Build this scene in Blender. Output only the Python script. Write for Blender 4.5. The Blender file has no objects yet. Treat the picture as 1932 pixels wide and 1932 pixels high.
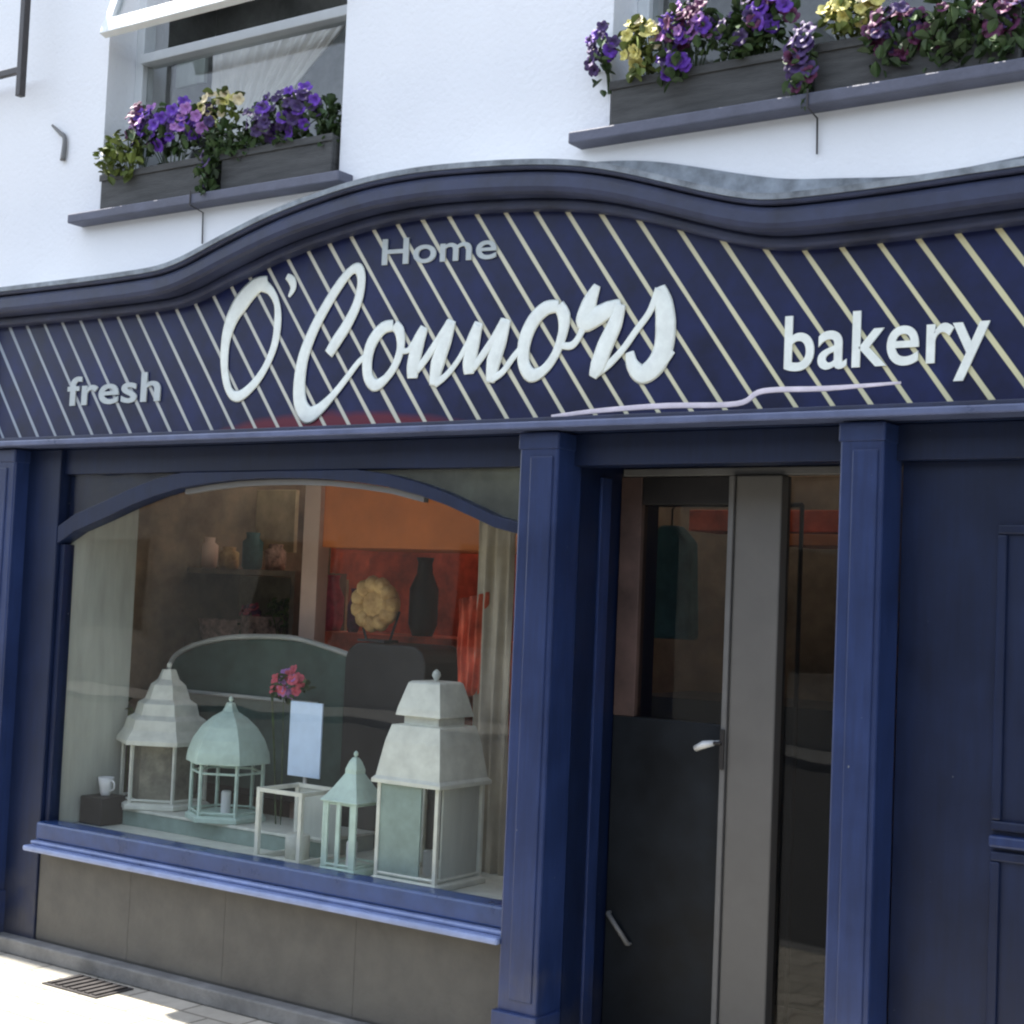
import bpy, bmesh, math, random
from mathutils import Vector, Matrix
random.seed(11)
C = bpy.context.scene.collection
scn = bpy.context.scene
PI = math.pi

# ---------------------------------------------------------------- camera
CAM = Vector((4.265, -4.556, 1.70))
FOC = 2900.0; HALF = 966.0            # in units of a 1932 px wide measuring grid
def solve_rot():
    dx = Vector((4166.0, -15.0, FOC)).normalized()
    a = .042
    c = -(dx.x * a + dx.y) / dx.z
    up = Vector((a, 1, c)).normalized()
    yy = up.cross(dx).normalized()
    return Matrix((dx, yy, up))       # camera space -> world space
ROT = solve_rot()
cd = bpy.data.cameras.new('camera'); co = bpy.data.objects.new('camera', cd); C.objects.link(co)
co.matrix_world = Matrix.Translation(CAM) @ ROT.to_4x4()
cd.sensor_width = 36; cd.sensor_fit = 'HORIZONTAL'; cd.lens = 36 * FOC / (2 * HALF)
cd.clip_start = .05; cd.clip_end = 2000
scn.camera = co

# ---------------------------------------------------------------- light
SUN_EL = math.radians(58)
sv = Vector((-math.cos(SUN_EL), .012, math.sin(SUN_EL))).normalized()
ld = bpy.data.lights.new('sun', 'SUN'); ld.energy = 4.0; ld.angle = math.radians(.5); ld.color = (1, .95, .86)
lo = bpy.data.objects.new('sun', ld); C.objects.link(lo)
lo.rotation_euler = sv.to_track_quat('Z', 'Y').to_euler(); lo.location = (-4, -1, 12)
w = bpy.data.worlds.new('World'); scn.world = w; w.use_nodes = True
nt = w.node_tree; nt.nodes.clear()
sk = nt.nodes.new('ShaderNodeTexSky'); sk.sky_type = 'NISHITA'; sk.sun_disc = False
sk.sun_elevation = SUN_EL; sk.sun_rotation = math.atan2(sv.x, sv.y)
sk.dust_density = 1.0; sk.ozone_density = 1.0
bg = nt.nodes.new('ShaderNodeBackground'); bg.inputs[1].default_value = .12
wo = nt.nodes.new('ShaderNodeOutputWorld')
hs = nt.nodes.new('ShaderNodeHueSaturation'); hs.inputs['Saturation'].default_value = .55
nt.links.new(sk.outputs[0], hs.inputs['Color']); nt.links.new(hs.outputs[0], bg.inputs[0]); nt.links.new(bg.outputs[0], wo.inputs[0])
scn.view_settings.view_transform = 'Standard'; scn.view_settings.look = 'None'
scn.view_settings.exposure = 2.0; scn.view_settings.gamma = 1
scn.cycles.filter_width = 2.2
scn.cycles.max_bounces = 10; scn.cycles.diffuse_bounces = 5; scn.cycles.transparent_max_bounces = 16

# ---------------------------------------------------------------- tracing onto real planes
def ray(u, v): return ROT @ Vector((u - HALF, HALF - v, -FOC))
def P(u, v, y=0.0):
    d = ray(u, v); t = (y - CAM.y) / d.y
    return CAM + d * t
def PX(u, v, x):                       # onto a plane of constant X
    d = ray(u, v); t = (x - CAM.x) / d.x
    return CAM + d * t
def G(u, v, z):                        # onto a level surface
    d = ray(u, v); t = (z - CAM.z) / d.z
    return CAM + d * t

# ---------------------------------------------------------------- materials
def mat(name, col, rough=.6, var=.12, scale=6, bump=.0, bscale=60, metal=0, spec=.5, coat=0, col2=None, stretch=(1, 1, 1)):
    m = bpy.data.materials.new(name); m.use_nodes = True
    n = m.node_tree.nodes; l = m.node_tree.links
    b = n['Principled BSDF']
    b.inputs['Roughness'].default_value = rough; b.inputs['Metallic'].default_value = metal
    b.inputs['Specular IOR Level'].default_value = spec; b.inputs['Coat Weight'].default_value = coat
    b.inputs['Coat Roughness'].default_value = .12
    tc = n.new('ShaderNodeTexCoord'); mp = n.new('ShaderNodeMapping'); mp.inputs['Scale'].default_value = stretch
    l.new(tc.outputs['Object'], mp.inputs[0])
    no = n.new('ShaderNodeTexNoise'); no.inputs['Scale'].default_value = scale; no.inputs['Detail'].default_value = 6
    no.inputs['Roughness'].default_value = .65
    l.new(mp.outputs[0], no.inputs['Vector'])
    cr = n.new('ShaderNodeValToRGB')
    c2 = col2 if col2 else tuple(c * (1 - var * 2) for c in col)
    c1 = tuple(min(1, c * (1 + var)) for c in col)
    cr.color_ramp.elements[0].position = .3; cr.color_ramp.elements[0].color = (*c2, 1)
    cr.color_ramp.elements[1].position = .7; cr.color_ramp.elements[1].color = (*c1, 1)
    l.new(no.outputs[0], cr.inputs[0]); l.new(cr.outputs[0], b.inputs['Base Color'])
    rg = n.new('ShaderNodeMapRange'); rg.inputs[3].default_value = max(.05, rough - .12); rg.inputs[4].default_value = min(1, rough + .16)
    l.new(no.outputs[0], rg.inputs[0]); l.new(rg.outputs[0], b.inputs['Roughness'])
    if bump:
        nb = n.new('ShaderNodeTexNoise'); nb.inputs['Scale'].default_value = bscale; nb.inputs['Detail'].default_value = 5
        l.new(mp.outputs[0], nb.inputs['Vector'])
        bu = n.new('ShaderNodeBump'); bu.inputs['Strength'].default_value = bump; bu.inputs['Distance'].default_value = .01
        l.new(nb.outputs[0], bu.inputs['Height']); l.new(bu.outputs[0], b.inputs['Normal'])
    return m

def glass_mat(name, tint=(1, 1, 1), refl=1.0, ripple=.0):
    m = bpy.data.materials.new(name); m.use_nodes = True
    n = m.node_tree.nodes; l = m.node_tree.links; n.clear()
    o = n.new('ShaderNodeOutputMaterial'); mx = n.new('ShaderNodeMixShader')
    t = n.new('ShaderNodeBsdfTransparent'); t.inputs[0].default_value = (*tint, 1)
    g = n.new('ShaderNodeBsdfGlossy'); g.inputs['Roughness'].default_value = .015
    f = n.new('ShaderNodeFresnel'); f.inputs['IOR'].default_value = 1.5
    ml = n.new('ShaderNodeMath'); ml.operation = 'MULTIPLY'; ml.inputs[1].default_value = refl
    ge = n.new('ShaderNodeNewGeometry'); ir = n.new('ShaderNodeMapRange')     # same reflectance on both faces of a pane
    ir.inputs[3].default_value = 1.5; ir.inputs[4].default_value = 1 / 1.5
    l.new(ge.outputs['Backfacing'], ir.inputs[0]); l.new(ir.outputs[0], f.inputs['IOR'])
    l.new(f.outputs[0], ml.inputs[0]); l.new(ml.outputs[0], mx.inputs[0])
    l.new(t.outputs[0], mx.inputs[1]); l.new(g.outputs[0], mx.inputs[2]); l.new(mx.outputs[0], o.inputs[0])
    if ripple:
        tc = n.new('ShaderNodeTexCoord'); nb = n.new('ShaderNodeTexNoise'); nb.inputs['Scale'].default_value = 1.6
        l.new(tc.outputs['Object'], nb.inputs['Vector'])
        bu = n.new('ShaderNodeBump'); bu.inputs['Strength'].default_value = ripple; bu.inputs['Distance'].default_value = .02
        l.new(nb.outputs[0], bu.inputs['Height']); l.new(bu.outputs[0], g.inputs['Normal'])
    return m

def board_mat():
    """navy sign board with cream pinstripes painted on the slant"""
    m = mat('striped_sign_paint', (.006, .0115, .062), rough=.4, var=.3, scale=5, spec=.3)
    n = m.node_tree.nodes; l = m.node_tree.links
    b = n['Principled BSDF']; base = b.inputs['Base Color'].links[0].from_socket
    tc = n.new('ShaderNodeTexCoord'); sp = n.new('ShaderNodeSeparateXYZ'); l.new(tc.outputs['Object'], sp.inputs[0])
    def M(op, a, bb=None):
        k = n.new('ShaderNodeMath'); k.operation = op
        for i, q in enumerate((a, bb)):
            if q is None: continue
            if isinstance(q, (int, float)): k.inputs[i].default_value = q
            else: l.new(q, k.inputs[i])
        return k.outputs[0]
    s = M('ADD', sp.outputs[0], M('MULTIPLY', sp.outputs[2], .72))
    ph = M('FRACT', M('DIVIDE', M('SUBTRACT', s, 1.937 + .72 * 2.85 + .060), .1245))
    d = M('ABSOLUTE', M('SUBTRACT', ph, .5))          # 0 at the stripe
    wn = n.new('ShaderNodeTexNoise'); wn.inputs['Scale'].default_value = 3; l.new(tc.outputs['Object'], wn.inputs['Vector'])
    wid = M('ADD', .045, M('MULTIPLY', wn.outputs[0], .06))
    mr = n.new('ShaderNodeMapRange'); mr.inputs[1].default_value = -.01; mr.inputs[2].default_value = .01
    l.new(M('SUBTRACT', wid, d), mr.inputs[0])
    # the painted stripes stop short of the moulding and a red brush line runs along the foot
    gx = n.new('ShaderNodeValToRGB'); gx.color_ramp.elements[0].color = (.27, .32, .40, 1); gx.color_ramp.elements[1].color = (.62, .59, .36, 1)
    mid = gx.color_ramp.elements.new(.45); mid.color = (.58, .57, .48, 1)      # the stripes change from grey blue to gold along the board
    l.new(M('DIVIDE', M('ADD', sp.outputs[0], 2.0), 5.0), gx.inputs[0])
    rn = n.new('ShaderNodeTexNoise'); rn.inputs['Scale'].default_value = 5; l.new(tc.outputs['Object'], rn.inputs['Vector'])
    cx_ = M('ABSOLUTE', M('SUBTRACT', sp.outputs[0], .27)); az = M('ADD', M('ADD', sp.outputs[2], M('MULTIPLY', M('MULTIPLY', cx_, cx_), .16)), M('MULTIPLY', rn.outputs[0], .05))
    rr = n.new('ShaderNodeMapRange'); rr.inputs[1].default_value = .100; rr.inputs[2].default_value = .130; rr.inputs[3].default_value = 1; rr.inputs[4].default_value = 0
    l.new(az, rr.inputs[0]); red = n.new('ShaderNodeMixRGB'); red.inputs[2].default_value = (.12, .012, .03, 1)
    l.new(rr.outputs[0], red.inputs[0]); l.new(base, red.inputs[1]); base = red.outputs[0]
    mx = n.new('ShaderNodeMixRGB'); l.new(gx.outputs[0], mx.inputs[2])
    l.new(mr.outputs[0], mx.inputs[0]); l.new(base, mx.inputs[1])
    l.new(mx.outputs[0], b.inputs['Base Color'])
    return m

M = {}
M['white'] = mat('white_render', (.80, .81, .83), rough=.85, var=.015, scale=2.2, bump=.35, bscale=45)
M['reveal'] = M['white']
M['sill'] = mat('slate_sill', (.10, .105, .145), rough=.6, var=.15, scale=7, bump=.2)
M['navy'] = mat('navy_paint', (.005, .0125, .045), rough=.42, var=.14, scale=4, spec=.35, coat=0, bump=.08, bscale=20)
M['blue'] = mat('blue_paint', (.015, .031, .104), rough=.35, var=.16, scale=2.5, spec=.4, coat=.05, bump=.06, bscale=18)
M['sillblue'] = mat('sill_blue_paint', (.024, .056, .17), rough=.28, var=.2, scale=5, coat=.3, bump=.06)
M['cornice'] = mat('cornice_paint', (.024, .032, .075), rough=.5, var=.25, scale=6, bump=.15, bscale=25)
M['lead'] = mat('lead_flashing', (.22, .25, .28), rough=.5, var=.35, scale=9, bump=.3, bscale=20)
M['nose_sheen'] = mat('sill_nose_sheen', (.20, .26, .46), rough=.3, var=.15, scale=6, coat=.2)  # paler blue with the sky reflection on the sill edges painted in
M['ledge'] = mat('ledge_paint', (.10, .125, .23), rough=.3, var=.15, scale=6, coat=.3)
M['board'] = board_mat()
M['letter'] = mat('cream_letter', (.80, .85, .80), rough=.45, var=.06, scale=20)
M['letter2'] = mat('grey_letter', (.45, .50, .51), rough=.5, var=.06, scale=20)
M['red'] = mat('red_paint', (.22, .02, .05), rough=.5, var=.2, scale=12)
M['pink'] = mat('pink_paint', (.78, .70, .76), rough=.5, var=.12, scale=12)
M['stone'] = mat('stallriser_stone', (.060, .058, .053), rough=.6, var=.3, scale=5, bump=.3, bscale=30, col2=(.05, .048, .046))
M['paving'] = mat('paving', (.42, .39, .33), rough=.85, var=.1, scale=6, bump=.3, bscale=50)
M['plinth'] = mat('plinth_stone', (.17, .17, .165), rough=.8, var=.2, scale=8, bump=.3)
M['asphalt'] = mat('asphalt', (.055, .055, .055), rough=.9, var=.2, scale=30, bump=.5, bscale=200)
M['iron'] = mat('iron', (.035, .03, .03), rough=.5, var=.2, scale=20)
M['grey'] = mat('grey_door_paint', (.125, .121, .114), rough=.5, var=.06, scale=5)
M['greylight'] = mat('grey_trim', (.14, .14, .138), rough=.5, var=.1, scale=5)
M['winframe'] = mat('window_frame_paint', (.66, .69, .70), rough=.45, var=.04, scale=8)
M['planter'] = mat('planter_wood', (.075, .075, .073), rough=.75, var=.3, scale=4, bump=.3, bscale=30, stretch=(1, 1, 8))
M['soil'] = mat('soil', (.02, .014, .01), rough=1)
M['leaf'] = mat('leaf', (.045, .085, .022), rough=.55, var=.4, scale=14)
M['leafy'] = mat('leaf_light', (.13, .17, .03), rough=.55, var=.35, scale=14)
M['purple'] = mat('purple_petal', (.12, .03, .36), rough=.6, var=.3, scale=30)
M['violet'] = mat('dark_violet_petal', (.06, .028, .12), rough=.6, var=.3, scale=30)
M['plum'] = mat('plum_petal', (.12, .02, .08), rough=.6, var=.3, scale=30)
M['pinkp'] = mat('mauve_petal', (.36, .15, .42), rough=.6, var=.25, scale=30)
M['yellow'] = mat('yellow_petal', (.62, .55, .16), rough=.6, var=.2, scale=30)
M['creamp'] = mat('cream_petal', (.66, .55, .33), rough=.6, var=.2, scale=30)
M['curtain'] = mat('net_curtain', (.80, .77, .72), rough=.9, var=.06, scale=12)
M['darkroom'] = mat('dark_room', (.34, .34, .33), rough=.9, var=.25, scale=3)
M['glass'] = glass_mat('shop_glass', (.96, .97, .97), .62, .12)
M['glassdoor'] = glass_mat('door_glass', (.62, .64, .66), .6, .1)
M['glassup'] = glass_mat('upper_glass', (.95, .96, .96), .8, .1)
M['panelgrey'] = mat('side_panel_paint', (.42, .45, .40), rough=.7, var=.12, scale=3, stretch=(3, 3, .5))
M['cream'] = mat('cream_lantern', (.62, .64, .56), rough=.5, var=.10, scale=14)
M['mint'] = mat('mint_lantern', (.46, .60, .52), rough=.5, var=.1, scale=14)
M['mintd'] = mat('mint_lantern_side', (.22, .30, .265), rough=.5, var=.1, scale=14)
M['orange'] = mat('orange_wall', (.72, .22, .06), rough=.7, var=.12, scale=3)
M['redwall'] = mat('red_wall', (.66, .12, .055), rough=.8, var=.35, scale=5)
M['brown'] = mat('brown_wall', (.24, .18, .12), rough=.8, var=.35, scale=3)
M['tan'] = mat('tan_board', (.52, .42, .26), rough=.8, var=.3, scale=4)
M['beige'] = mat('beige_post', (.62, .44, .35), rough=.7, var=.08, scale=4)
M['darkwood'] = mat('dark_wood', (.016, .014, .014), rough=.5, var=.3, scale=7)
M['teal'] = mat('teal_cloth', (.05, .12, .12), rough=.9, var=.3, scale=8)
M['gold'] = mat('golden_crust', (.70, .48, .20), rough=.7, col2=(.28, .13, .03), scale=14, bump=.5, bscale=40)
M['wicker'] = mat('wicker', (.50, .32, .25), rough=.8, var=.4, scale=30, bump=.6, bscale=60)
M['redflower'] = mat('red_bloom', (.55, .08, .12), rough=.6, var=.25, scale=20)
M['cardblue'] = mat('pale_blue_card', (.55, .70, .88), rough=.5, var=.08, scale=5)
M['rail'] = mat('pale_rail', (.42, .43, .40), rough=.5, var=.1)
M['greenglass'] = mat('grey_green_panel', (.05, .085, .07), rough=.5, var=.3, scale=4)
M['brass'] = mat('brass', (.7, .66, .5), rough=.3, metal=.7, var=.05)
M['floor'] = mat('shop_floor', (.12, .10, .08), rough=.6, var=.2, scale=5)
M['ceil'] = mat('ceiling', (.45, .42, .38), rough=.9, var=.05)
def fill_opal_mat():
    m = bpy.data.materials.new('fill_opal_glass'); m.use_nodes = True; n = m.node_tree.nodes; l = m.node_tree.links; n.clear()
    o = n.new('ShaderNodeOutputMaterial'); t = n.new('ShaderNodeBsdfTranslucent'); t.inputs[0].default_value = (.42, .40, .37, 1)
    l.new(t.outputs[0], o.inputs[0]); return m
M['fill_opal'] = fill_opal_mat()  # diffuser for the added daylight panel over the shop
M['olive'] = mat('olive_infill', (.10, .105, .075), rough=.7, var=.35, scale=5)
M['doordark'] = mat('charcoal_door_panel', (.008, .011, .015), rough=.5, spec=.25, var=.3, scale=5)
M['stile'] = mat('dusty_brown_stile', (.085, .052, .045), rough=.6, var=.3, scale=4)
M['porcelain'] = mat('white_porcelain', (.7, .72, .72), rough=.3, var=.04)

def weather(m, zmax=.45, lo=.90, hi=1.12, dirt=(.09, .085, .075), chip=(.16, .17, .19), amt=.55):
    # splash dirt rising from the pavement and small worn chips in the paint
    n = m.node_tree.nodes; l = m.node_tree.links; b = n['Principled BSDF']; base = b.inputs['Base Color'].links[0].from_socket
    tc = n.new('ShaderNodeTexCoord'); sp = n.new('ShaderNodeSeparateXYZ'); l.new(tc.outputs['Object'], sp.inputs[0])
    no = n.new('ShaderNodeTexNoise'); no.inputs['Scale'].default_value = 9; no.inputs['Detail'].default_value = 8; l.new(tc.outputs['Object'], no.inputs['Vector'])
    ad = n.new('ShaderNodeMath'); ad.operation = 'MULTIPLY_ADD'; ad.inputs[1].default_value = -.9; l.new(no.outputs[0], ad.inputs[0]); l.new(sp.outputs[2], ad.inputs[2])
    mr = n.new('ShaderNodeMapRange'); mr.inputs[1].default_value = -.45; mr.inputs[2].default_value = zmax - .45; mr.inputs[3].default_value = amt; mr.inputs[4].default_value = 0
    l.new(ad.outputs[0], mr.inputs[0])
    m1 = n.new('ShaderNodeMixRGB'); m1.inputs[2].default_value = (*dirt, 1); l.new(mr.outputs[0], m1.inputs[0]); l.new(base, m1.inputs[1])
    vo = n.new('ShaderNodeTexNoise'); vo.inputs['Scale'].default_value = 55; vo.inputs['Detail'].default_value = 3; l.new(tc.outputs['Object'], vo.inputs['Vector'])
    gt = n.new('ShaderNodeMapRange'); gt.inputs[1].default_value = .775; gt.inputs[2].default_value = .80; l.new(vo.outputs[0], gt.inputs[0])
    m2 = n.new('ShaderNodeMixRGB'); m2.inputs[2].default_value = (*chip, 1); l.new(gt.outputs[0], m2.inputs[0]); l.new(m1.outputs[0], m2.inputs[1])
    l.new(m2.outputs[0], b.inputs['Base Color'])
    st = n.new('ShaderNodeTexNoise'); st.inputs['Scale'].default_value = 22; mp = n.new('ShaderNodeMapping'); mp.inputs['Scale'].default_value = (3, 3, .25)
    l.new(tc.outputs['Object'], mp.inputs[0]); l.new(mp.outputs[0], st.inputs['Vector'])
    sr_ = n.new('ShaderNodeMapRange'); sr_.inputs[1].default_value = .35; sr_.inputs[2].default_value = .7; sr_.inputs[3].default_value = lo; sr_.inputs[4].default_value = hi
    l.new(st.outputs[0], sr_.inputs[0]); m3 = n.new('ShaderNodeMixRGB'); m3.blend_type = 'MULTIPLY'; m3.inputs[0].default_value = 1
    l.new(m2.outputs[0], m3.inputs[1]); l.new(sr_.outputs[0], m3.inputs[2]); l.new(m3.outputs[0], b.inputs['Base Color'])
for k_ in ('blue', 'navy'): weather(M[k_], .38, amt=.32)
weather(M['stone'], .5, 1, 1, (.12, .115, .10), (.08, .08, .075), .5)
weather(M['grey'], .3, 1, 1, (.09, .085, .075), (.075, .075, .073))
# ---------------------------------------------------------------- mesh helpers
class MB:
    def __init__(s): s.bm = bmesh.new()
    def box(s, x0, x1, y0, y1, z0, z1):
        m = Matrix.Translation(((x0 + x1) / 2, (y0 + y1) / 2, (z0 + z1) / 2)) @ Matrix.Diagonal((abs(x1 - x0), abs(y1 - y0), abs(z1 - z0), 1))
        bmesh.ops.create_cube(s.bm, size=1, matrix=m); return s
    def poly(s, pts):
        vs = [s.bm.verts.new(p) for p in pts]; s.bm.faces.new(vs); return s
    def prism(s, pts, y0, y1):         # outline given as (x, z), extruded from y0 to y1
        a = [s.bm.verts.new((p[0], y0, p[1])) for p in pts]; b = [s.bm.verts.new((p[0], y1, p[1])) for p in pts]
        n = len(pts); s.bm.faces.new(a); s.bm.faces.new(b[::-1])
        for i in range(n): s.bm.faces.new((a[i], b[i], b[(i + 1) % n], a[(i + 1) % n]))
        return s
    def band(s, top, bot, y0, y1):     # strip between two matched polylines (x, z)
        n = len(top)
        A = [s.bm.verts.new((p[0], y0, p[1])) for p in top]; B = [s.bm.verts.new((p[0], y0, p[1])) for p in bot]
        Cc = [s.bm.verts.new((p[0], y1, p[1])) for p in top]; D = [s.bm.verts.new((p[0], y1, p[1])) for p in bot]
        for i in range(n - 1):
            s.bm.faces.new((A[i], A[i+1], B[i+1], B[i])); s.bm.faces.new((Cc[i+1], Cc[i], D[i], D[i+1]))
            s.bm.faces.new((A[i+1], A[i], Cc[i], Cc[i+1])); s.bm.faces.new((B[i], B[i+1], D[i+1], D[i]))
        s.bm.faces.new((A[0], B[0], D[0], Cc[0])); s.bm.faces.new((B[-1], A[-1], Cc[-1], D[-1]))
        return s
    def lathe(s, prof, cx, cy, n=4, rot=PI / 4, flat=None):   # prof = [(r, z)]
        rings = []
        for r, z in prof:
            rings.append([s.bm.verts.new((cx + r * math.cos(rot + 2 * PI * i / n), cy + r * math.sin(rot + 2 * PI * i / n), z)) for i in range(n)])
        for a, b in zip(rings, rings[1:]):
            for i in range(n): s.bm.faces.new((a[i], a[(i+1) % n], b[(i+1) % n], b[i]))
        s.bm.faces.new(rings[0][::-1]); s.bm.faces.new(rings[-1]); return s
    def tube(s, pts, rs, n=8, squash=1.0, axis=Vector((0, 1, 0))):   # swept tube, flattened along `axis`
        pts = [Vector(p) for p in pts]
        if not hasattr(rs, '__len__'): rs = [rs] * len(pts)
        rings = []
        for i, p in enumerate(pts):
            t = (pts[min(i+1, len(pts)-1)] - pts[max(i-1, 0)]).normalized()
            side = t.cross(axis)
            if side.length < 1e-4: side = Vector((1, 0, 0))
            side.normalize(); o = side.cross(t).normalized()
            rings.append([s.bm.verts.new(p + side * rs[i] * math.cos(2*PI*k/n) + o * rs[i] * squash * math.sin(2*PI*k/n)) for k in range(n)])
        for a, b in zip(rings, rings[1:]):
            for k in range(n): s.bm.faces.new((a[k], a[(k+1) % n], b[(k+1) % n], b[k]))
        s.bm.faces.new(rings[0][::-1]); s.bm.faces.new(rings[-1]); return s
    def ball(s, c, r, sub=2, sc=(1, 1, 1)):
        bmesh.ops.create_icosphere(s.bm, subdivisions=sub, radius=r, matrix=Matrix.Translation(c) @ Matrix.Diagonal((*sc, 1))); return s
    def build(s, name, m, parent=None, bevel=0, smooth=False, origin=None):
        bmesh.ops.recalc_face_normals(s.bm, faces=s.bm.faces)
        me = bpy.data.meshes.new(name); s.bm.to_mesh(me); s.bm.free()
        o = bpy.data.objects.new(name, me); C.objects.link(o)
        me.materials.append(M[m] if isinstance(m, str) else m)
        if smooth:
            for p in me.polygons: p.use_smooth = True
        if bevel:
            b = o.modifiers.new('bevel', 'BEVEL'); b.width = bevel; b.segments = 2; b.limit_method = 'ANGLE'
        if parent:
            o.parent = parent
            off = Vector(parent.location)
            q = parent.parent
            while q: off += Vector(q.location); q = q.parent
            for v in me.vertices: v.co -= off
        return o
def tag(o, label=None, cat=None, group=None, kind=None):
    if label: o['label'] = label
    if cat: o['category'] = cat
    if group: o['group'] = group
    if kind: o['kind'] = kind
    return o
def thing(name, loc, label, cat, group=None):
    o = bpy.data.objects.new(name, None); C.objects.link(o); o.location = loc; o.empty_display_size = .1
    return tag(o, label, cat, group)
def box(name, m, x0, x1, y0, y1, z0, z1, parent=None, bevel=0):
    return MB().box(x0, x1, y0, y1, z0, z1).build(name, m, parent, bevel)
def catmull(pts, k=8):
    out = []; n = len(pts); pts = [Vector(p) for p in pts]
    for i in range(n - 1):
        p0, p1, p2, p3 = pts[max(i-1, 0)], pts[i], pts[i+1], pts[min(i+2, n-1)]
        for j in range(k):
            t = j / k
            out.append(.5 * ((2*p1) + (p2-p0)*t + (2*p0-5*p1+4*p2-p3)*t*t + (3*p1-p0-3*p2+p3)*t**3))
    out.append(pts[-1]); return out

# ================================================================ GROUND
pv = MB().box(-30, 30, -1.9, .0, -.3, 0).build('pavement', 'paving'); tag(pv, kind='structure')
def paving_joints(m):
    n = m.node_tree.nodes; l = m.node_tree.links; b = n['Principled BSDF']
    base = b.inputs['Base Color'].links[0].from_socket
    tc = n.new('ShaderNodeTexCoord'); mp = n.new('ShaderNodeMapping'); l.new(tc.outputs['Object'], mp.inputs[0])
    br = n.new('ShaderNodeTexBrick'); br.inputs['Scale'].default_value = 1.6; br.inputs['Mortar Size'].default_value = .012
    br.inputs['Color1'].default_value = (1, 1, 1, 1); br.inputs['Color2'].default_value = (.86, .86, .85, 1); br.inputs['Mortar'].default_value = (.45, .44, .42, 1)
    l.new(mp.outputs[0], br.inputs[0])
    mx = n.new('ShaderNodeMixRGB'); mx.blend_type = 'MULTIPLY'; mx.inputs[0].default_value = 1
    l.new(base, mx.inputs[1]); l.new(br.outputs[0], mx.inputs[2]); l.new(mx.outputs[0], b.inputs['Base Color'])
paving_joints(M['paving'])
tag(MB().box(-30, 30, -2.05, -1.904, -.3, .004).build('kerb', 'plinth', bevel=.01), kind='structure')
tag(MB().box(-300, 300, -300, -2.054, -.4, -.12).build('road', 'asphalt'), kind='structure')
tag(MB().poly([(-300, -300, -.45), (300, -300, -.45), (300, 300, -.45), (-300, 300, -.45)]).build('ground', 'asphalt'), kind='structure')

# ================================================================ BUILDING
B = thing('shop_building', (0, 0, 0), 'white rendered building with navy blue shopfront and two upper windows', 'building')
XL, XR, ZT = -7.0, 9.0, 7.2
W1 = (-1.265, .172); W2 = (1.436, 2.90); ZS, ZW = 3.352, 5.0
OX0, OX1 = -2.02, 4.6                       # shopfront opening
wm = MB()
D = .35
def wb(x0, x1, z0, z1): wm.box(x0, x1, 0, D, z0, z1)
wb(XL, OX0, 0, 2.5); wb(OX1, XR, 0, 2.5); wb(XL, XR, 2.5, ZS)
wb(XL, W1[0], ZS, ZW); wb(W1[1], W2[0], ZS, ZW); wb(W2[1], XR, ZS, ZW); wb(XL, XR, ZW, ZT)
bmesh.ops.remove_doubles(wm.bm, verts=wm.bm.verts, dist=1e-4)
dup = {}
for f_ in list(wm.bm.faces):
    key = tuple(round(c, 3) for c in f_.calc_center_median())
    dup.setdefault(key, []).append(f_)
for fs in dup.values():
    if len(fs) > 1:
        for f_ in fs: wm.bm.faces.remove(f_)
wall = wm.build('wall', 'white', B)
box('side_wall', 'white', XL, XL + .3, D + .002, 1.2, 0, ZT, B); box('side_wall', 'white', XR - .3, XR, D + .002, 1.2, 0, ZT, B)
box('rear_wall', 'white', XL, XR, 1.202, 1.3, 2.75, ZT, B)
box('rear_wall', 'white', XL, XR, 3.7, 3.9, 0, 2.9, B)
box('rear_side_wall', 'white', -2.3, -2.0, 1.31, 3.69, 0, 2.9, B); box('rear_side_wall', 'white', 4.32, 4.6, 1.31, 3.69, 0, 2.9, B)
MB().prism([(XL - .2, ZT + .002), (XR + .2, ZT + .002), (XR + .2, ZT + .15), (XL - .2, ZT + .15)], .0, 1.35).build('roof', 'sill', B)
box('upper_floor', 'darkroom', XL + .32, XR - .32, D + .01, 1.2, 2.75, 2.95, B)

# ---- upper windows
def upper_window(x0, x1, vent):
    f = MB()
    y0, y1 = .16, .23
    zt = 4.085
    f.box(x0, x0 + .05, y0, y1, ZS, ZW); f.box(x1 - .05, x1, y0, y1, ZS, ZW)
    f.box(x0 + .051, x1 - .051, y0, y1, ZS, ZS + .06); f.box(x0 + .051, x1 - .051, y0, y1, ZW - .05, ZW)
    f.box(x0 + .051, x1 - .051, y0 - .02, y1, zt, zt + .045)
    win = f.build('window', 'winframe', B, bevel=.004)
    box('pane', 'glassup', x0 + .05, x1 - .05, y0 + .03, y0 + .036, ZS + .06, zt, win)
    # outward opened top light, hinged at its head
    a = Vector((0, y0 + .0, ZW - .06)); bb = Vector((0, -.10, 4.135))
    if not vent: bb = Vector((0, y0 - .0, zt + .05))
    d = (bb - a); L = d.length; ang = math.atan2(d.y, -d.z)
    def tr(o):
        o.data.transform(Matrix.Translation(a) @ Matrix.Rotation(ang, 4, 'X')); return o
    s = MB(); xa, xb = x0 + .07, x1 - .04
    s.box(xa, xa + .05, -.02, .02, -L, 0); s.box(xb - .05, xb, -.02, .02, -L, 0)
    s.box(xa + .05, xb - .05, -.02, .02, -L, -L + .075); s.box(xa + .05, xb - .05, -.02, .02, -.05, 0)
    cx = (xa + xb) / 2
    s.box(cx - .015, cx + .015, -.015, .015, -L + .075, -.05)
    sash = tr(s.build('top_sash', 'winframe', win, bevel=.003))
    tr(MB().box(xa + .05, cx - .016, -.003, .003, -L + .075, -.05).box(cx + .016, xb - .05, -.003, .003, -L + .075, -.05).build('sash_pane', 'glassup', win))
    return win
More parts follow.
